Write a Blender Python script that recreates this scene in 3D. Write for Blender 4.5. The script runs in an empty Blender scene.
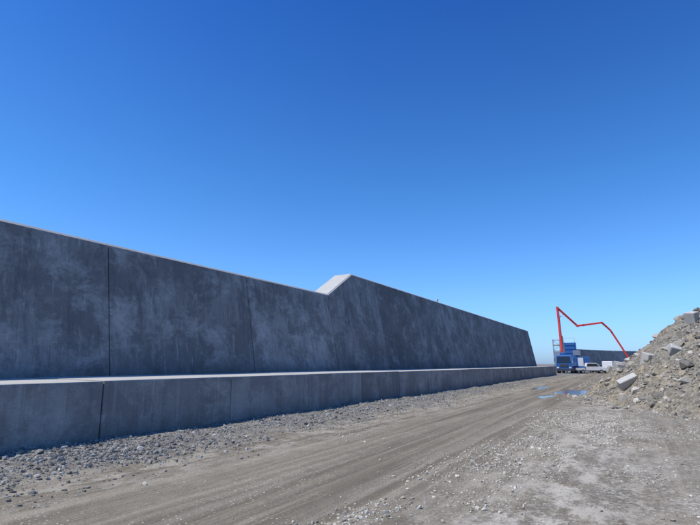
import bpy, bmesh, math, random
import numpy as np
from mathutils import Vector, Matrix, Euler
random.seed(7); rng=np.random.default_rng(7)
S=bpy.context.scene
C=bpy.context.collection

# ---------------------------------------------------------------- helpers
def link(o,parent=None):
    C.objects.link(o)
    if parent: o.parent=parent
    return o
def empty(name,loc=(0,0,0),rz=0):
    e=bpy.data.objects.new(name,None); e.location=loc; e.rotation_euler=(0,0,rz); return link(e)
def np_mesh(name,V,F,mat,attr=None,smooth=False):
    V=np.asarray(V,dtype=np.float32); F=np.asarray(F,dtype=np.int32)
    me=bpy.data.meshes.new(name); n=F.shape[1]
    me.vertices.add(len(V)); me.vertices.foreach_set('co',V.ravel())
    me.loops.add(F.size); me.loops.foreach_set('vertex_index',F.ravel())
    me.polygons.add(len(F))
    me.polygons.foreach_set('loop_start',np.arange(0,F.size,n,dtype=np.int32))
    me.polygons.foreach_set('loop_total',np.full(len(F),n,dtype=np.int32))
    me.polygons.foreach_set('use_smooth',np.full(len(F),smooth))
    if attr is not None:
        a=me.attributes.new('rnd','FLOAT','POINT'); a.data.foreach_set('value',np.asarray(attr,dtype=np.float32))
    me.update(calc_edges=True); me.validate()
    me.materials.append(mat)
    return me
def py_obj(name,verts,faces,mat,parent=None,bevel=0,loc=None,rot=None):
    me=bpy.data.meshes.new(name); me.from_pydata(verts,[],faces)
    bm=bmesh.new(); bm.from_mesh(me); bmesh.ops.recalc_face_normals(bm,faces=bm.faces); bm.to_mesh(me); bm.free()
    me.materials.append(mat)
    o=bpy.data.objects.new(name,me)
    if loc: o.location=loc
    if rot: o.rotation_euler=rot
    link(o,parent)
    if bevel:
        m=o.modifiers.new('b','BEVEL'); m.width=bevel; m.segments=2; m.limit_method='ANGLE'
    return o
def box(name,c,s,mat,parent=None,bevel=0.02,rot=None):
    x,y,z=[k/2 for k in s]
    v=[(-x,-y,-z),(x,-y,-z),(x,y,-z),(-x,y,-z),(-x,-y,z),(x,-y,z),(x,y,z),(-x,y,z)]
    f=[(0,1,2,3),(4,5,6,7),(0,1,5,4),(1,2,6,5),(2,3,7,6),(3,0,4,7)]
    return py_obj(name,v,f,mat,parent,bevel,loc=c,rot=rot)
def beam(name,a,b,w0,w1,mat,parent=None,n=4,h0=None,h1=None):
    a=Vector(a);b=Vector(b);d=(b-a).normalized()
    up=Vector((0,1,0)) if abs(d.y)<.9 else Vector((0,0,1))
    s=d.cross(up).normalized();t=s.cross(d)
    V=[];off=math.pi/4 if n==4 else 0
    for p,w in((a,w0),(b,w1)):
        for i in range(n):
            an=off+2*math.pi*i/n; V.append(p+(s*math.cos(an)+t*math.sin(an))*w*.5*(1.414 if n==4 else 1))
    F=[tuple(range(n)),tuple(range(n,2*n))]+[(i,(i+1)%n,n+(i+1)%n,n+i) for i in range(n)]
    return py_obj(name,V,F,mat,parent)
def prism(name,prof,axis,a,b,mat,parent=None,bevel=0):
    n=len(prof)
    if axis=='y': V=[(p[0],a,p[1]) for p in prof]+[(p[0],b,p[1]) for p in prof]
    else: V=[(a,p[0],p[1]) for p in prof]+[(b,p[0],p[1]) for p in prof]
    F=[tuple(range(n)),tuple(range(n,2*n))]+[(i,(i+1)%n,n+(i+1)%n,n+i) for i in range(n)]
    return py_obj(name,V,F,mat,parent,bevel)

_tab=rng.random((256,256))
def vnoise(x,y,sc,ox=0,oy=0):
    x=np.asarray(x)*sc+ox+100.3; y=np.asarray(y)*sc+oy+100.7
    xi=np.floor(x).astype(int); yi=np.floor(y).astype(int); fx=x-xi; fy=y-yi
    fx=fx*fx*(3-2*fx); fy=fy*fy*(3-2*fy)
    g=lambda a,b:_tab[a%256,b%256]
    return (g(xi,yi)*(1-fx)+g(xi+1,yi)*fx)*(1-fy)+(g(xi,yi+1)*(1-fx)+g(xi+1,yi+1)*fx)*fy
def fbm(x,y,sc,o=4,seed=0):
    r=0;a=.5
    for i in range(o):
        r=r+a*vnoise(x,y,sc*2**i,seed*13.1+i*7.7,seed*5.3+i*3.1);a*=.5
    return r/(1-.5**o)

# ---------------------------------------------------------------- node helper
class NT:
    def __init__(s,name):
        s.m=bpy.data.materials.new(name); s.m.use_nodes=True; s.t=s.m.node_tree; s.n=s.t.nodes; s.l=s.t.links
        s.b=s.n['Principled BSDF']; s.geo=s.n.new('ShaderNodeNewGeometry'); s.pos=s.geo.outputs['Position']
    def setin(s,sock,v):
        if isinstance(v,bpy.types.NodeSocket): s.l.new(v,sock)
        else: sock.default_value=v
    def map(s,scale=(1,1,1),loc=(0,0,0),src=None):
        n=s.n.new('ShaderNodeMapping'); n.inputs['Scale'].default_value=scale; n.inputs['Location'].default_value=loc
        s.l.new(src or s.pos,n.inputs['Vector']); return n.outputs[0]
    def noise(s,sc,det=6,rough=.6,vec=None,dist=0):
        n=s.n.new('ShaderNodeTexNoise'); n.inputs['Scale'].default_value=sc; n.inputs['Detail'].default_value=min(det,5)
        n.inputs['Roughness'].default_value=rough; n.inputs['Distortion'].default_value=dist
        s.l.new(vec or s.pos,n.inputs['Vector']); return n.outputs['Fac']
    def vor(s,sc,vec=None,out='Distance',feature='F1'):
        n=s.n.new('ShaderNodeTexVoronoi'); n.inputs['Scale'].default_value=sc; n.feature=feature
        s.l.new(vec or s.pos,n.inputs['Vector']); return n.outputs[out]
    def ramp(s,f,stops):
        n=s.n.new('ShaderNodeValToRGB'); s.l.new(f,n.inputs[0]); e=n.color_ramp.elements
        while len(e)<len(stops): e.new(.5)
        for i,(p,c) in enumerate(stops):
            e[i].position=p; e[i].color=(c,c,c,1) if not isinstance(c,tuple) else (*c,1)
        return n.outputs[0]
    def mix(s,f,a,b,mode='MIX'):
        n=s.n.new('ShaderNodeMix'); n.data_type='RGBA'; n.blend_type=mode
        s.setin(n.inputs[0],f)
        for i,v in((6,a),(7,b)):
            if isinstance(v,tuple): v=(*v,1)
            s.setin(n.inputs[i],v)
        return n.outputs[2]
    def math(s,op,a,b=0,clamp=False):
        n=s.n.new('ShaderNodeMath'); n.operation=op; n.use_clamp=clamp; s.setin(n.inputs[0],a); s.setin(n.inputs[1],b); return n.outputs[0]
    def sep(s,i,src=None):
        n=s.n.new('ShaderNodeSeparateXYZ'); s.l.new(src or s.pos,n.inputs[0]); return n.outputs[i]
    def attr(s,name):
        n=s.n.new('ShaderNodeAttribute'); n.attribute_name=name; return n.outputs['Fac']
    def bump(s,h,st=.3,d=.02,prev=None):
        n=s.n.new('ShaderNodeBump'); n.inputs['Strength'].default_value=st; n.inputs['Distance'].default_value=d
        s.l.new(h,n.inputs['Height'])
        if prev: s.l.new(prev,n.inputs['Normal'])
        return n.outputs[0]
    def fin(s,col,rough=.9,normal=None,metal=0,spec=.3):
        if isinstance(col,tuple): col=(*col,1)
        s.setin(s.b.inputs['Base Color'],col); s.setin(s.b.inputs['Roughness'],rough); s.b.inputs['Metallic'].default_value=metal
        s.b.inputs['Specular IOR Level'].default_value=spec
        if normal: s.l.new(normal,s.b.inputs['Normal'])
        return s.m
def paint(name,c,rough=.45,metal=0,dirt=.25):
    t=NT(name); n=t.noise(3,3,.6); f=t.ramp(n,[(.4,0.0),(.7,1.0)])
    col=t.mix(t.math('MULTIPLY',f,dirt),c,tuple(k*.45+.05 for k in c))
    return t.fin(col,rough,metal=metal,spec=.5)

# concrete -------------------------------------------------------
def concrete(name,base,dark,light,panel,stain=.75,seed=0.,foot=None,sunlit_top=(.56,.54,.48)):
    t=NT(name); ps=t.map(loc=(seed,seed*2,0))
    big=t.ramp(t.noise(.35,3,.6,ps),[(.35,0.0),(.65,1.0)])
    med=t.ramp(t.noise(1.6,5,.75,ps,.3),[(.38,0.0),(.66,1.0)])
    col=t.mix(big,base,tuple(k*.74 for k in base))
    col=t.mix(t.math('MULTIPLY',med,.42),col,dark)
    y=t.math('FLOOR',t.math('DIVIDE',t.math('ADD',t.sep(1),-panel[1]),panel[0]))
    w=t.n.new('ShaderNodeTexWhiteNoise'); w.noise_dimensions='1D'; t.l.new(y,w.inputs['W'])
    col=t.mix(1.0,col,t.ramp(w.outputs[0],[(0.,.78),(1.,1.14)]),'MULTIPLY')
    y5=t.math('DIVIDE',t.math('ADD',t.sep(1),-panel[1]),panel[0]/5)
    w5=t.n.new('ShaderNodeTexWhiteNoise'); w5.noise_dimensions='1D'; t.l.new(t.math('FLOOR',y5),w5.inputs['W'])
    col=t.mix(1.0,col,t.ramp(w5.outputs[0],[(0.,.86),(1.,1.08)]),'MULTIPLY')
    # sheet seams, only some of them bleed
    sl=t.ramp(t.math('FRACT',y5),[(0.,1.),(.028,0.)])
    col=t.mix(t.math('MULTIPLY',t.math('MULTIPLY',sl,t.ramp(w5.outputs[0],[(.3,.2),(.6,1.)])),.6),col,dark)
    st=t.map((2.6,2.6,.12),(seed,0,0))
    run=t.ramp(t.noise(1.5,5,.78,st),[(.48,0.0),(.61,1.0)])
    fade=t.ramp(t.noise(.5,2,.5,ps),[(.34,0.15),(.56,1.0)])
    col=t.mix(t.math('MULTIPLY',t.math('MULTIPLY',run,fade),stain),col,dark)
    bl=t.ramp(t.noise(.5,5,.78,t.map((1,1,1.1),(seed+31,4,9)),.3),[(.47,0.0),(.555,1.0)])
    col=t.mix(t.math('MULTIPLY',bl,stain*.75),col,tuple(k*.8 for k in dark))
    lm=t.ramp(t.noise(1.1,5,.77,t.map((.6,.6,.8),(seed+71,2,3)),.2),[(.52,0.0),(.70,1.0)])
    col=t.mix(t.math('MULTIPLY',lm,.6),col,light)
    lr=t.ramp(t.noise(2.,4,.7,t.map((3.5,3.5,.10),(seed+5,2,3))),[(.58,0.0),(.72,1.0)])
    col=t.mix(t.math('MULTIPLY',lr,.45),col,light)
    z=t.sep(2); zz=t.math('ADD',z,t.math('MULTIPLY',big,.03))
    fr=t.math('FRACT',t.math('DIVIDE',zz,1.22)); ln=t.ramp(fr,[(0.,1.0),(.018,0.0)])
    col=t.mix(t.math('MULTIPLY',ln,.35),col,dark)
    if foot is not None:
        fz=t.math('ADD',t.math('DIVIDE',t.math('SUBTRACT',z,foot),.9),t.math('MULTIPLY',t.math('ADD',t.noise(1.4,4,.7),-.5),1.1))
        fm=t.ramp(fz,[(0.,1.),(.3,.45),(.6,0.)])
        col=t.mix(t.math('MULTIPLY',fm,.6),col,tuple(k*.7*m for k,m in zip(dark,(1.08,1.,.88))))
    up=t.ramp(t.sep(2,t.geo.outputs['True Normal']),[(.5,0.),(.62,1.)])  # upward faces turn paler: sunlight on ramp and ledge tops painted into the colour
    tp=t.mix(t.math('MULTIPLY',med,.4),sunlit_top,tuple(k*.68 for k in sunlit_top))
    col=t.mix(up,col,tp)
    fine=t.noise(40,3,.7)
    col=t.mix(.5,col,t.ramp(fine,[(.3,.6),(.7,1.25)]),'MULTIPLY')
    pit=t.ramp(t.vor(22),[(0.0,0.0),(.13,1.0)])
    pit2=t.math('MAXIMUM',pit,t.math('SUBTRACT',1.,med))
    col=t.mix(1.0,col,t.ramp(pit2,[(0.,.55),(1.,1.)]),'MULTIPLY')
    nb=t.bump(fine,.35,.008); nb=t.bump(pit2,.4,.008,nb)
    return t.fin(col,.88,nb)
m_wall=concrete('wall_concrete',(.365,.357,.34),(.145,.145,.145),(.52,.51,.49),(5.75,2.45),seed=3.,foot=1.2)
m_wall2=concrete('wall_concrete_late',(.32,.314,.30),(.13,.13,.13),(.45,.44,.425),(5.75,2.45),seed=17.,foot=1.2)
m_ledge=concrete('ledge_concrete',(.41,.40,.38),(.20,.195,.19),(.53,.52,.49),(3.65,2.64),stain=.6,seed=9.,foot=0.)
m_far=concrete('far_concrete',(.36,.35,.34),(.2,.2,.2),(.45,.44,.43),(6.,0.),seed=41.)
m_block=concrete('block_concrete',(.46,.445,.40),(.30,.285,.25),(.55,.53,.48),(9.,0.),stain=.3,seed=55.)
t=NT('joint_filler'); m_joint=t.fin((.06,.06,.06),.9)

def stone_mat(name,stops):
    t=NT(name); a=t.attr('rnd'); col=t.ramp(a,stops)
    n=t.noise(14,3,.7); col=t.mix(.6,col,t.ramp(n,[(.3,.6),(.7,1.2)]),'MULTIPLY')
    return t.fin(col,.92)
m_gravel=stone_mat('gravel_stone',[(0.,(.13,.126,.115)),(.45,(.235,.228,.205)),(.8,(.36,.345,.305)),(1.,(.53,.505,.44))])
m_pale=stone_mat('pale_stone',[(0.,(.28,.255,.20)),(.5,(.47,.43,.345)),(1.,(.70,.65,.54))])
m_rubble=stone_mat('rubble_stone',[(0.,(.19,.174,.145)),(.4,(.32,.292,.24)),(.75,(.42,.385,.315)),(1.,(.57,.53,.45))])

# ---------------------------------------------------------------- ground
def nonuni(lo,hi,step,far,neg=None):
    core=np.arange(lo,hi+1e-6,step); g=[];d=step;x=hi
    while x<far: d*=1.22; x+=d; g.append(x)
    h=[];d=step;x=lo
    while x>-(neg or far): d*=1.22; x-=d; h.append(x)
    return np.concatenate([h[::-1],core,g])
puddles=[(-2.75,32.3,1.25,3.0),(-5.6,36.5,.45,3.4),(-3.9,27.0,.35,1.2)]
def pmask(x,y):
    m=0
    for a,b,rx,ry in puddles:
        r=np.sqrt(((x-a)/rx)**2+((y-b)/ry)**2)+ (fbm(x,y,1.1,3,9)-.5)*.9
        m=np.maximum(m,np.clip((1.35-r)/.7,0,1))
    return m
def gheight(x,y):
    near=np.exp(-np.maximum(0,y-60)/30)*np.exp(-np.maximum(0,np.abs(x)-25)/10)
    h=.02+.05*(fbm(x,y,.35,3,1)-.3)+.022*fbm(x,y,3.1,3,2)
    b=np.clip((-7.0+.5*(fbm(x,y,.5,2,5)-.5)*2-x)/1.7,0,1); h=h+b*(.05+.12*fbm(x,y,1.3,4,3))
    w=np.exp(-((x+1.7+.35*np.sin(y*.3))/.6)**2)*np.clip((24-y)/8,0,1); h=h+w*.04*fbm(x,y,1.8,3,4)
    for rx in(-6.1,-4.25,-3.7,-2.7):
        c=rx+.25*np.sin(y*.11+rx)
        h=h-.03*np.exp(-((x-c)/.15)**2)+.012*np.exp(-((x-c-.28)/.1)**2)
    h=np.maximum(h,0.0)
    m=pmask(x,y); h=h*(1-m)-.05*m
    return h*near
gx=nonuni(-10.0,12.0,.09,6000); gy=nonuni(2.5,46,.11,6000)
X,Y=np.meshgrid(gx,gy); Z=gheight(X,Y)
V=np.stack([X.ravel(),Y.ravel(),Z.ravel()],1); nx=len(gx); ny=len(gy)
i,j=np.meshgrid(np.arange(nx-1),np.arange(ny-1)); k=(j*nx+i).ravel()
F=np.stack([k,k+1,k+nx+1,k+nx],1)
t=NT('dirt_ground')
x=t.sep(0); y=t.sep(1)
n1=t.noise(.5,5,.68); n2=t.noise(5,5,.78); n3=t.noise(38,3,.75)
wob=t.math('MULTIPLY',t.math('ADD',n1,-.5),1.8)
xw=t.math('ADD',x,wob)
dirt=t.mix(t.ramp(n1,[(.35,0.),(.65,1.)]),(.280,.243,.178),(.222,.191,.139))
dirt=t.mix(t.math('MULTIPLY',t.ramp(n2,[(.42,0.),(.66,1.)]),.5),dirt,(.35,.307,.235))
tr=t.noise(1.,5,.65,t.map((2.2,.05,1)))
dirt=t.mix(t.math('MULTIPLY',t.ramp(tr,[(.44,0.),(.57,1.)]),.7),dirt,(.150,.128,.092))
tr2=t.noise(1.,5,.7,t.map((6.5,.09,1),(7,3,0)))
dirt=t.mix(t.math('MULTIPLY',t.ramp(tr2,[(.5,0.),(.62,1.)]),.5),dirt,(.375,.33,.25))
gl=t.ramp(t.math('MULTIPLY',t.math('ADD',xw,6.9),-.8),[(0.,0.),(1.,1.)])
gr=t.ramp(t.math('MULTIPLY',t.math('ADD',xw,2.2),.9),[(0.,0.),(1.,1.)])
cellc=t.vor(26,out='Color'); sp=t.sep(0,cellc)
gcol=t.ramp(sp,[(0.,(.12,.113,.10)),(.5,(.205,.194,.17)),(1.,(.42,.395,.345))])
col=t.mix(t.math('MULTIPLY',gl,.85),dirt,gcol)
gcol2=t.ramp(sp,[(0.,(.18,.162,.125)),(.6,(.29,.262,.208)),(1.,(.55,.505,.41))])
pt=t.ramp(t.noise(.7,5,.72,t.map((1,.7,1),(4,4,0))),[(.42,.05),(.6,1.)])
col=t.mix(t.math('MULTIPLY',t.math('MULTIPLY',gr,pt),.85),col,gcol2)
wr=t.ramp(t.math('ABSOLUTE',t.math('MULTIPLY',t.math('ADD',xw,.9),.55)),[(0.,1.),(1.,0.)])
wp=t.ramp(t.noise(2.2,5,.8,t.map((1,.45,1),(1,8,0))),[(.46,0.),(.57,1.)])
col=t.mix(t.math('MULTIPLY',t.math('MULTIPLY',wr,wp),.8),col,(.57,.52,.42))
wl=t.ramp(t.math('ABSOLUTE',t.math('MULTIPLY',t.math('ADD',xw,6.5),.8)),[(0.,1.),(1.,0.)])
col=t.mix(t.math('MULTIPLY',t.math('MULTIPLY',wl,wp),.65),col,(.49,.45,.36))
v2=t.vor(17); vm=t.math('LESS_THAN',v2,.2); pm=t.ramp(t.noise(1.0,4,.7,t.map((1,.6,1))),[(.46,0.),(.58,1.)])
col=t.mix(t.math('MULTIPLY',t.math('MULTIPLY',vm,pm),.85),col,(.58,.535,.44))
col=t.mix(.55,col,t.ramp(n3,[(.3,.6),(.7,1.3)]),'MULTIPLY')
z=t.sep(2); wet=t.ramp(t.math('MULTIPLY',t.math('ADD',z,.05),14.),[(.2,1.),(.72,0.)])
wet=t.math('MULTIPLY',wet,t.math('LESS_THAN',z,-.0015))
col=t.mix(t.math('MULTIPLY',wet,.8),col,(.08,.07,.053))
nb=t.bump(n2,.5,.05); nb=t.bump(n3,.7,.018,nb)
m_ground=t.fin(col,.95,nb,spec=.1)
me=np_mesh('ground',V,F,m_ground,smooth=True); link(bpy.data.objects.new('ground',me))

t=NT('puddle_water'); m_water=t.fin((.13,.12,.095),.12,t.bump(t.noise(5,3,.6),.15,.01),spec=.22)
for (a,b,rx,ry) in puddles:
    n=48; vv=[(a+rx*1.5*math.cos(q*2*math.pi/n),b+ry*1.5*math.sin(q*2*math.pi/n),-.018) for q in range(n)]
    o=py_obj('puddle',vv,[tuple(range(n))],m_water)
    if o.data.polygons[0].normal.z<0: o.data.flip_normals()

# ---------------------------------------------------------------- rock templates
def template(sub,seed,flat=.7):
    r=random.Random(seed); bm=bmesh.new(); bmesh.ops.create_icosphere(bm,subdivisions=sub,radius=1)
    pl=[]
    for _ in range(9):
        n=Vector((r.gauss(0,1),r.gauss(0,1),r.gauss(0,1))).normalized(); pl.append((n,r.uniform(.45,.8)))
    for v in bm.verts:
        for n,d in pl:
            q=v.co.dot(n)
            if q>d: v.co-=n*(q-d)
        v.co.z*=flat
    Vt=np.array([v.co[:] for v in bm.verts]); Ft=np.array([[v.index for v in f.verts] for f in bm.faces]); bm.free()
    return Vt,Ft
def scatter(name,P,size,mat,sub=1,nt=8,flat=.7,sink=.25,tilt=1.0):
    T=[template(sub,i*31+sub,flat) for i in range(nt)]
    Vs=[];Fs=[];A=[];off=0; N=len(P); which=rng.integers(0,nt,N)
    for q in range(nt):
        idx=np.where(which==q)[0]; m=len(idx)
        if m==0: continue
        Vt,Ft=T[q]; az=rng.random(m)*6.283; tl=rng.normal(0,.5*tilt,m)
        sc=size[idx][:,None]*(1+rng.uniform(-.3,.35,(m,3)))
        v=Vt[None]*sc[:,None,:]
        ct,st=np.cos(tl)[:,None],np.sin(tl)[:,None]
        yv=v[...,1]*ct-v[...,2]*st; zv=v[...,1]*st+v[...,2]*ct
        ca,sa=np.cos(az)[:,None],np.sin(az)[:,None]
        xv=v[...,0]*ca-yv*sa; yv2=v[...,0]*sa+yv*ca
        w=np.stack([xv,yv2,zv],-1)+P[idx][:,None,:]; w[...,2]+=(size[idx]*(flat-sink*1.6))[:,None]*.6
        Vs.append(w.reshape(-1,3)); nv=len(Vt)
        Fs.append((Ft[None]+(np.arange(m)*nv)[:,None,None]).reshape(-1,3)+off); off+=m*nv
        A.append(np.repeat(rng.random(m),nv))
    me=np_mesh(name,np.concatenate(Vs),np.concatenate(Fs),mat,np.concatenate(A))
    return link(bpy.data.objects.new(name,me))

def keep(x,y,p): m=rng.random(len(x))<p; return x[m],y[m]
N=60000; y=3+45*rng.random(N)**1.7; x=-9.15+3.4*rng.random(N)
p=np.clip((-6.5+1.8*(fbm(x,y,.6,3,5)-.5)-x)/1.4,0.03,1)*np.clip(fbm(x,y,.9,3,6)*2.4-.55,.06,1)
x,y=keep(x,y,p); sz=np.clip(rng.lognormal(-4.2,.58,len(x)),.009,.08)
scatter('wall_side_gravel',np.stack([x,y,gheight(x,y)],1),sz,m_gravel,1)
xs=[];ys=[]
N=110000; y=4+26*rng.random(N)**1.5; x=rng.uniform(-4.2,5.,N)
p=np.clip((x+3.0+.8*(fbm(x,y,.4,2,8)-.5)*2)/.9,0,1)*np.clip((fbm(x,y*.6,.8,4,11)-.45)*6,0.02,1)*np.where(x>-.3,.5,1)
x,y=keep(x,y,p); xs.append(x);ys.append(y)
N=18000; y=4+30*rng.random(N)**1.4; x=rng.uniform(-7.9,-4.8,N)
p=np.clip((fbm(x,y*.5,.7,4,12)-.47)*5,0.02,.9)*np.exp(-((x+6.5)/.8)**2); x,y=keep(x,y,p); xs.append(x);ys.append(y)
N=1200; y=4+40*rng.random(N); x=rng.uniform(-7,3,N); xs.append(x);ys.append(y)
x=np.concatenate(xs);y=np.concatenate(ys); m=pmask(x,y)<.05;x=x[m];y=y[m]
sz=np.clip(rng.lognormal(-4.45,.48,len(x)),.006,.042)
scatter('track_gravel',np.stack([x,y,gheight(x,y)],1),sz,m_pale,1)

# ---------------------------------------------------------------- rubble mound
foot=[(14.,13.5),(6.,15.2),(2.2,18.2),(-.8,22.8),(-1.9,28.),(-2.1,45.),(-2.0,75.),(1.,100.),(6,110)]
def mdist(x,y):
    best=np.full(x.shape,1e9); sgn=np.zeros(x.shape)
    for (a,b),(c,d) in zip(foot[:-1],foot[1:]):
        ex,ey=c-a,d-b; L=ex*ex+ey*ey; tt=np.clip(((x-a)*ex+(y-b)*ey)/L,0,1)
        dx=x-(a+tt*ex); dy=y-(b+tt*ey); dd=np.hypot(dx,dy); cr=ex*(y-b)-ey*(x-a)
        u=dd<best-1e-6; best=np.where(u,dd,best); sgn=np.where(u,np.where(cr<0,1,-1),sgn)
    return best*sgn
def mheight(x,y):
    d=mdist(x,y)+ (fbm(x,y,.3,3,21)-.5)*1.6
    z=d*.80
    cap=5.2+ (fbm(x,y,.16,3,22)-.5)*1.8
    z=np.where(z>cap-1,cap-1+(1-np.exp(-(z-cap+1)))*1.0,z)
    z=z*np.clip((20-x)/6,0,1)
    z=z+np.clip(d,0,1)*((fbm(x,y,.8,4,23)-.5)*.9+(fbm(x,y,3,3,24)-.5)*.3)
    return np.where(d<0,np.maximum(d*.4,-.4),z)
gx=np.arange(-4,22,.16); gy=np.arange(12,112,.2)
X,Y=np.meshgrid(gx,gy); Z=mheight(X,Y)
nx=len(gx);ny=len(gy); i,j=np.meshgrid(np.arange(nx-1),np.arange(ny-1)); k=(j*nx+i).ravel()
t=NT('rubble_earth'); n1=t.noise(.6,5,.7); n2=t.noise(4,5,.75); v=t.sep(0,t.vor(9,out='Color')); v2=t.vor(9)
col=t.mix(t.ramp(n1,[(.40,0.),(.58,1.)]),(.33,.278,.195),(.24,.22,.18))
col=t.mix(.75,col,t.ramp(v,[(0.,.6),(1.,1.5)]),'MULTIPLY')
col=t.mix(.6,col,t.ramp(n2,[(.3,.65),(.7,1.3)]),'MULTIPLY')
nb=t.bump(v2,.8,.10); nb=t.bump(n2,.8,.08,nb); m_earth=t.fin(col,.95,nb,spec=.1)
mound=empty('rubble_mound')
o=link(bpy.data.objects.new('earth',np_mesh('earth',np.stack([X.ravel(),Y.ravel(),Z.ravel()],1),np.stack([k,k+1,k+nx+1,k+nx],1),m_earth,smooth=True)),mound)
N=34000; y=14+60*rng.random(N)**1.7; x=rng.uniform(-4,11,N); d=mdist(x,y)
m=(d>-1.4)&(d<9)&(rng.random(N)<np.where(d<0,.3,np.clip((fbm(x,y,.5,3,31)-.3)*3,.15,1))); x=x[m];y=y[m]
gz=np.maximum(mheight(x,y),gheight(x,y)); m=pmask(x,y)<.2; x=x[m];y=y[m];gz=gz[m]
sz=np.clip(rng.lognormal(-3.25,.65,len(x)),.018,.3)
o=scatter('loose_rocks',np.stack([x,y,gz],1),sz,m_rubble,1,sink=.3); o.parent=mound
N=320; y=15+55*rng.random(N)**1.3; x=rng.uniform(-3,9,N); d=mdist(x,y); m=(d>-.2)&(d<8); x=x[m];y=y[m]
sz=np.clip(rng.lognormal(-1.9,.42,len(x)),.12,.42)
o=scatter('boulders',np.stack([x,y,mheight(x,y)],1),sz,m_rubble,3,nt=10,sink=.3); o.parent=mound
for (bx,by,s,r) in [(.75,25.6,(.5,.55,.65),(.25,.2,.5)),(-.15,24.2,(.8,.32,.5),(.5,-.45,.3)),(2.6,26.2,(.36,.48,.7),(.12,-.25,.8)),(-.5,29.5,(.4,.4,.6),(.1,.15,.3)),
                    (-.55,33.,(.7,.5,.6),(.3,.1,1.1)),(.2,40.,(.7,.8,.9),(.2,-.3,.6)),(-.9,36.,(.9,.6,.45),(.1,.4,.2)),(1.6,23.4,(.4,.4,.35),(.5,.3,.2))]:
    z=float(mheight(np.array([bx]),np.array([by]))[0])
    box('concrete_block',(bx,by,z+s[2]*.12),s,m_block,None,.04,r)

# ---------------------------------------------------------------- sea wall
sea=empty('concrete_seawall')
Y0,Y1,END=-25.,19.85,76.
CH=.075
def prof(zt,xf,th): return [(-11.8,1.2),(xf,zt-CH),(xf-CH,zt),(xf-th,zt),(-14.4,0.6),(-11.8,0.6)]
LO=(4.94,-12.46,1.08); HI=(6.42,-12.73,1.08)
g=.013
js=[2.45-5.75*5+5.75*i for i in range(0,30)]
js=[q for q in js if q<Y1-1]+[Y1]
for a,b in zip(js[:-1],js[1:]):
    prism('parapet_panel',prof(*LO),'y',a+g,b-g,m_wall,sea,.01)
core=[(-11.88,1.2),(-12.54,4.83),(-13.4,4.83),(-14.3,.7),(-11.88,.7)]
prism('parapet_core',core,'y',js[0],END-.2,m_joint,sea)
RY=22.7
pa=[(-11.8,1.2),(-12.46,4.94-CH),(-12.46-CH,4.94),(-13.54,4.94),(-14.4,.6),(-11.8,.6)]
pb=[(-11.8,1.2),(-12.73,6.42-CH),(-12.73-CH,6.42),(-13.81,6.42),(-14.4,.6),(-11.8,.6)]
pe=[(q[0],27.1-g,q[1]) for q in pb]
Vv=[(q[0],Y1+g,q[1]) for q in pa]+[(q[0],RY,q[1]) for q in pb]+pe
Fv=[tuple(range(6)),tuple(range(12,18))]+[(i,(i+1)%6,6+(i+1)%6,6+i) for i in range(6)]+[(6+i,6+(i+1)%6,12+(i+1)%6,12+i) for i in range(6)]
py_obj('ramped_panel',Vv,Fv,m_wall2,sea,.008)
q=27.1
while q<END-1:
    e=min(q+5.75,END)
    if END-e<2: e=END
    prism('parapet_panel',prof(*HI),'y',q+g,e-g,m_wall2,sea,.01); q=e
core2=[(-11.88,1.2),(-12.82,6.3),(-13.65,6.3),(-14.3,.7),(-11.88,.7)]
prism('parapet_core_high',core2,'y',23.,END-.25,m_joint,sea)
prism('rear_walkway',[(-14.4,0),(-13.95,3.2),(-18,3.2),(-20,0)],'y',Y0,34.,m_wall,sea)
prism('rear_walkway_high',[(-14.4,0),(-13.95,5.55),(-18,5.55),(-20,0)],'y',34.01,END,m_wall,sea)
js=[2.64-3.65*7+3.65*i for i in range(0,40)]
for a,b in zip(js[:-1],js[1:]):
    if a>END-1: break
    b=min(b,END); dz=random.uniform(-.01,.01); dx=random.uniform(-.008,.008)
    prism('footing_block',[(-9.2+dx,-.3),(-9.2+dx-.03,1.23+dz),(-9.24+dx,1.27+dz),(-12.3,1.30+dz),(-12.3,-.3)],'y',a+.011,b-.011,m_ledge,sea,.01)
prism('footing_core',[(-9.26,-.3),(-9.29,1.2),(-12.2,1.2),(-12.2,-.3)],'y',js[0],END-.1,m_joint,sea)

far=empty('distant_seawall')
pts=[(-11.,128.),(-7.5,139.),(-3.,150.),(3.,160.),(30.,180.)]
for (a,b),(c,d) in zip(pts[:-1],pts[1:]):
    ex,ey=c-a,d-b;L=math.hypot(ex,ey);nxx,nyy=-ey/L,ex/L; nseg=max(2,int(L/6))
    for q in range(nseg):
        u0=q/nseg+.003;u1=(q+1)/nseg-.003;P=[]
        for u in(u0,u1):
            px,py=a+ex*u,b+ey*u
            for off,zz in((0,0),(.8,5.1),(2.,5.1),(2.6,0)): P.append((px+nxx*off,py+nyy*off,zz))
        py_obj('panel',P,[(0,1,2,3),(4,5,6,7),(0,1,5,4),(1,2,6,5),(2,3,7,6),(3,0,4,7)],m_far,far)

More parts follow.
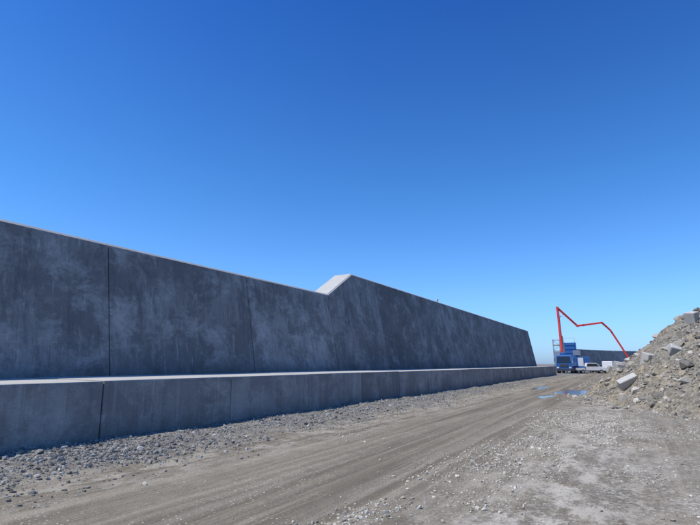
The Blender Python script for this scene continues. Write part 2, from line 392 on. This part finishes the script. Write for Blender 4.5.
# ---------------------------------------------------------------- paints
red=paint('red_paint',(.70,.05,.03),.4); blue=paint('blue_paint',(.03,.13,.36),.4); white=paint('white_paint',(.75,.75,.73),.35,dirt=.12)
darkm=paint('dark_steel',(.05,.05,.055),.6); steel=paint('galvanised_steel',(.35,.36,.37),.45,.6); rub=paint('tyre_rubber',(.02,.02,.02),.8)
yel=paint('yellow_paint',(.65,.42,.03),.45); glass=NT('tinted_glass').fin((.02,.03,.035),.08,spec=.8)
silver=paint('silver_paint',(.42,.44,.46),.35,.5); orange=paint('orange_cloth',(.75,.16,.02),.8); skin=paint('skin',(.42,.25,.17),.6); navy=paint('navy_cloth',(.03,.04,.08),.85)
def wheel(name,c,r,w,parent,axis=(1,0,0)):
    a=Vector(c)-Vector(axis)*w/2;b=Vector(c)+Vector(axis)*w/2
    beam(name,a,b,2*r,2*r,rub,parent,20)
    beam(name+'_hub',a-Vector(axis)*.01,b+Vector(axis)*.01,r*1.05,r*1.05,silver,parent,12)

T=empty('concrete_pump_truck',(-9.7,90,0))
prism('cab',[(0,.75),(-.05,1.7),(.35,3.05),(2.1,3.1),(2.15,.75)],'x',-1.25,1.25,blue,T,.06)
py_obj('windscreen',[(-1.08,-.075,1.78),(1.08,-.075,1.78),(1.02,.27,2.85),(-1.02,.27,2.85)],[(0,1,2,3)],glass,T)
for s in(-1,1):
    py_obj('side_window',[(s*1.262,.3,1.8),(s*1.262,1.5,1.8),(s*1.262,1.5,2.75),(s*1.262,.55,2.75)],[(0,1,2,3)],glass,T)
    box('mirror',(s*1.42,.15,2.3),(.12,.1,.45),darkm,T)
    box('headlamp',(s*.95,-.06,1.0),(.35,.06,.2),white,T)
box('bumper',(0,-.08,.62),(2.45,.25,.35),darkm,T); box('grille',(0,-.05,1.35),(1.3,.06,.45),darkm,T)
box('chassis',(0,5.5,.95),(.95,9.5,.32),darkm,T)
box('deck',(0,6.3,1.35),(2.4,7.2,.2),blue,T); box('side_tank',(-.95,5.5,1.65),(.45,3.2,.45),white,T); box('water_tank',(.95,6.,1.65),(.45,2.6,.45),blue,T)
py_obj('hopper',[(-.9,9.8,1.0),(.9,9.8,1.0),(.9,10.8,1.0),(-.9,10.8,1.0),(-1.2,9.6,1.9),(1.2,9.6,1.9),(1.2,11.2,1.9),(-1.2,11.2,1.9)],[(0,1,2,3),(0,1,5,4),(1,2,6,5),(2,3,7,6),(3,0,4,7)],blue,T)
for yy_ in(1.0,2.9,7.6,9.0):
    for s in(-1,1): wheel('wheel',(s*1.05,yy_,.52),.52,.35,T)
for s in(-1,1):
    for y0,y1 in((3.2,1.6),(8.5,10.4)):
        beam('outrigger_arm',(s*.8,y0,1.1),(s*3.1,y1,1.1),.3,.24,blue,T); beam('outrigger_leg',(s*3.1,y1,1.2),(s*3.1,y1,.08),.18,.14,steel,T,12)
        box('outrigger_pad',(s*3.1,y1,.05),(.7,.7,.09),darkm,T)
beam('pedestal',(-.45,3.9,1.2),(-.45,3.9,2.9),1.1,.8,blue,T,12)
box('turret',(-.5,3.9,3.2),(.8,.9,.8),blue,T,.06)
J=[(-.5,3.9,3.3),(-.75,4.6,11.5),(2.2,4.9,8.2),(3.2,5.,8.3),(6.1,5.,8.6),(7.3,5.,7.2),(9.5,5.,2.6)]
W=[.46,.38,.32,.30,.27,.22,.16]
for a in range(len(J)-1):
    beam('boom_section',J[a],J[a+1],W[a],W[a+1],red,T)
    beam('delivery_pipe',Vector(J[a])+Vector((.1,-.3,.1)),Vector(J[a+1])+Vector((.1,-.3,.1)),.12,.12,red,T,8)
    p=Vector(J[a+1]); beam('boom_joint',p-Vector((0,.3,0)),p+Vector((0,.3,0)),W[a+1]*1.35,W[a+1]*1.35,red,T,12)
beam('boom_ram',(-.15,3.9,3.6),(-.3,4.1,6.5),.16,.12,steel,T,8); beam('boom_ram',(-.55,4.5,9.8),(.15,4.7,10.3),.15,.1,steel,T,8)
beam('end_hose',J[-1],(9.75,5.,1.0),.15,.13,darkm,T,8)

B=empty('formwork_tower',(-10.9,104.5,0))
for sx in(0,1.9):
    for sy in(0,1.6): beam('post',(sx,sy,0),(sx,sy,5.7),.16,.16,blue,B)
for z in(.3,1.9,3.6,5.6):
    for sx in(0,1.9): beam('rail',(sx,.09,z),(sx,1.51,z),.12,.12,blue,B)
    for sy in(0,1.6): beam('rail',(.09,sy,z),(1.81,sy,z),.12,.12,blue,B)
box('shutter_sheet',(.95,-.12,3.75),(1.8,.06,3.5),blue,B,.01)
for q in range(5): box('waler',(.95,-.2,2.2+q*.75),(1.86,.09,.1),blue,B,.01)
for sx in(0,1.9): beam('handrail_post',(sx,0,5.72),(sx,0,6.6),.06,.06,yel,B,6)
beam('handrail',(0,0,6.6),(1.9,0,6.6),.06,.06,yel,B,6)

K=empty('blue_mixing_plant',(-7.9,101,0))
box('plant_room',(0,0,1.8),(2.9,3.,2.2),blue,K,.04)
for s in(-1.3,1.3):
    for q in(-1.3,1.3): beam('leg',(s,q,0),(s,q,.75),.16,.16,steel,K)
box('bin',(-.6,0,3.6),(1.2,1.6,.9),steel,K,.04); beam('bin_neck',(-.6,0,2.9),(-.6,0,3.2),.6,1.,steel,K,12)
for q in range(9): box('rib',(-1.3+q*.33,-1.53,1.8),(.06,.05,2.),blue,K,.005)
py_obj('door',[(-.4,-1.57,.8),(.5,-1.57,.8),(.5,-1.57,2.7),(-.4,-1.57,2.7)],[(0,1,2,3)],white,K)
G=empty('scaffold_tower',(-11.9,96,0))
for sx in(0,1.1):
    for sy in(0,1.1): beam('standard',(sx,sy,0),(sx,sy,6.0),.09,.09,steel,G,8)
for lv in range(1,7):
    z=lv*.98
    for sx in(0,1.1): beam('ledger',(sx,0,z),(sx,1.1,z),.07,.07,steel,G,6)
    for sy in(0,1.1): beam('transom',(0,sy,z),(1.1,sy,z),.07,.07,steel,G,6)
    beam('brace',(0 if lv%2 else 1.1,0,z-.98),(1.1 if lv%2 else 0,0,z),.06,.06,steel,G,6)
for z in(1.99,3.95,5.0): box('deck_board',(.55,.55,z),(1.02,1.02,.06),yel if z>4.5 else steel,G,.005)
for q in(-.08,1.2): box('debris_sheet',(.55,q,2.9),(1.05,.02,1.8),silver,G,.004)

def car(name,loc,rz,paintm,kind='car'):
    e=empty(name,loc,rz); w=.88
    if kind=='van': body=[(-2.4,.35),(2.45,.35),(2.5,.95),(2.2,1.25),(1.5,1.95),(1.2,2.1),(-2.35,2.1),(-2.45,1.)]; gl=[(2.08,1.3),(1.47,1.9),(.6,1.9),(.6,1.3)]
    elif kind=='pickup': body=[(-2.6,.5),(2.5,.5),(2.55,1.0),(1.35,1.15),(.8,1.75),(-.7,1.78),(-.9,1.15),(-2.6,1.15)]; gl=[(1.2,1.17),(.75,1.68),(-.62,1.7),(-.78,1.17)]
    else: body=[(-2.1,.35),(2.2,.35),(2.25,.75),(1.2,.95),(.5,1.45),(-1.2,1.5),(-2.0,1.0),(-2.15,.8)]; gl=[(1.05,.97),(.45,1.4),(-1.15,1.43),(-1.75,1.0)]
    prism('body',body,'y',-w,w,paintm,e,.06)
    for s in(-1,1):
        py_obj('side_glass',[(q[0],s*(w+.004),q[1]) for q in gl],[(0,1,2,3)],glass,e)
        box('bumper_strip',(0,s*(w+.01),.42),(3.6,.03,.12),darkm,e,.005)
        for xx in(-1.4,1.45): wheel('wheel',(xx,s*(w-.1),.34),.34,.24,e,(0,1,0))
    a,b=gl[0],gl[1]
    py_obj('front_glass',[(a[0]+.12,-w+.12,a[1]),(a[0]+.12,w-.12,a[1]),(b[0]+.12,w-.16,b[1]),(b[0]+.12,-w+.16,b[1])],[(0,1,2,3)],glass,e)
    box('tail_lamps',(body[-1][0]-.02,0,.9),(.05,1.6,.12),red,e,.01)
    box('head_lamps',(body[2][0]-.05,0,.72),(.05,1.6,.14),white,e,.01)
car('parked_pickup',(-6.0,95,0),.25,white,'pickup')
car('parked_van',(-3.0,103,0),1.3,white,'van')
car('parked_car',(-4.9,108,0),.5,silver)
car('parked_car',(-2.1,112,0),-.1,white)

def worker(loc,rz):
    e=empty('construction_worker',loc,rz)
    def skinobj(name,pts,edges,mat):
        me=bpy.data.meshes.new(name); me.from_pydata([p[:3] for p in pts],edges,[]); o=bpy.data.objects.new(name,me); link(o,e)
        sm=o.modifiers.new('s','SKIN')
        for i,p in enumerate(pts): me.skin_vertices[0].data[i].radius=(p[3],p[3]*(p[4] if len(p)>4 else 1))
        me.skin_vertices[0].data[0].use_root=True
        ss=o.modifiers.new('u','SUBSURF'); ss.levels=2; ss.render_levels=2; me.materials.append(mat)
        return o
    skinobj('trousers',[(0,0,.95,.15),(.1,0,.88,.1),(.12,.02,.5,.075),(.13,-.02,.12,.06),(-.1,0,.88,.1),(-.12,-.03,.5,.075),(-.13,-.05,.12,.06)],[(0,1),(1,2),(2,3),(0,4),(4,5),(5,6)],navy)
    skinobj('jacket',[(0,0,.95,.16),(0,0,1.2,.16),(0,.01,1.4,.15),(0,.02,1.5,.07),(.19,0,1.42,.07),(.25,.03,1.15,.055),(.22,.2,1.0,.045),(-.19,0,1.42,.07),(-.26,.02,1.15,.055),(-.24,.16,.95,.045)],[(0,1),(1,2),(2,3),(2,4),(4,5),(5,6),(2,7),(7,8),(8,9)],orange)
    skinobj('head',[(0,.02,1.5,.055),(0,.03,1.58,.075),(0,.04,1.66,.095),(0,.03,1.72,.085)],[(0,1),(1,2),(2,3)],skin)
    skinobj('hard_hat',[(0,.03,1.72,.115),(0,.03,1.78,.10)],[(0,1)],white)
    for s in(1,-1):
        hx=.22*s if s>0 else -.24; hy=.2 if s>0 else .16; hz=1.0 if s>0 else .95
        pts=[(hx,hy,hz,.032),(hx,hy+.06,hz-.05,.036)];ed=[(0,1)]
        for f in range(4):
            n=len(pts); pts+=[(hx+(f-1.5)*.02,hy+.1,hz-.08,.01),(hx+(f-1.5)*.021,hy+.13,hz-.12,.008)]; ed+=[(1,n),(n,n+1)]
        n=len(pts); pts+=[(hx-s*.04,hy+.05,hz-.06,.012),(hx-s*.05,hy+.09,hz-.08,.009)]; ed+=[(1,n),(n,n+1)]
        skinobj('hand',pts,ed,skin)
        box('boot',(.13*s,(.02 if s>0 else -.01),.06),(.11,.3,.12),darkm,e,.03)
worker((-14.5,41.5,5.56),-1.3)

# ---------------------------------------------------------------- light + sky
sd=Vector((-.45,-.45,1)).normalized()
elev=math.asin(sd.z); az=math.atan2(sd.x,sd.y)
w=bpy.data.worlds.new('World'); S.world=w; w.use_nodes=True; nt=w.node_tree
sky=nt.nodes.new('ShaderNodeTexSky'); sky.sky_type='NISHITA'; sky.sun_disc=False; sky.sun_elevation=elev; sky.sun_rotation=az%(2*math.pi)
sky.altitude=0; sky.air_density=1.0; sky.dust_density=.6; sky.ozone_density=2.5
bg=nt.nodes['Background']; bg.inputs['Strength'].default_value=.12
tc=nt.nodes.new('ShaderNodeTexCoord'); sx=nt.nodes.new('ShaderNodeSeparateXYZ'); nt.links.new(tc.outputs['Generated'],sx.inputs[0])
rp=nt.nodes.new('ShaderNodeValToRGB'); nt.links.new(sx.outputs[2],rp.inputs[0]); e=rp.color_ramp.elements
while len(e)<4: e.new(.5)
for i,(p,c) in enumerate([(0.,(.36,.54,.95)),(.12,(.35,.58,.90)),(.33,(.22,.50,.81)),(.66,(.10,.33,.72))]): e[i].position=p; e[i].color=(*c,1)
mx=nt.nodes.new('ShaderNodeMix'); mx.data_type='RGBA'; mx.blend_type='MULTIPLY'; mx.inputs[0].default_value=1
nt.links.new(sky.outputs[0],mx.inputs[6]); nt.links.new(rp.outputs[0],mx.inputs[7])
sc=nt.nodes.new('ShaderNodeVectorMath'); sc.operation='SCALE'; sc.inputs['Scale'].default_value=1.88
nt.links.new(mx.outputs[2],sc.inputs[0]); nt.links.new(sc.outputs[0],bg.inputs[0])
L=bpy.data.lights.new('sun','SUN'); L.energy=4.1; L.angle=math.radians(.5); L.color=(1,.94,.84)
lo=bpy.data.objects.new('sun',L); lo.rotation_euler=(-sd).to_track_quat('-Z','Y').to_euler(); link(lo)

cam=bpy.data.cameras.new('camera'); co=bpy.data.objects.new('camera',cam); link(co)
cam.sensor_width=36; cam.lens=24.94; cam.clip_start=.1; cam.clip_end=20000
co.location=(0,0,1.6); co.rotation_euler=(math.radians(90+11.82),0,math.radians(29.5))
S.camera=co
S.view_settings.view_transform='Standard'; S.view_settings.look='None'; S.view_settings.exposure=0
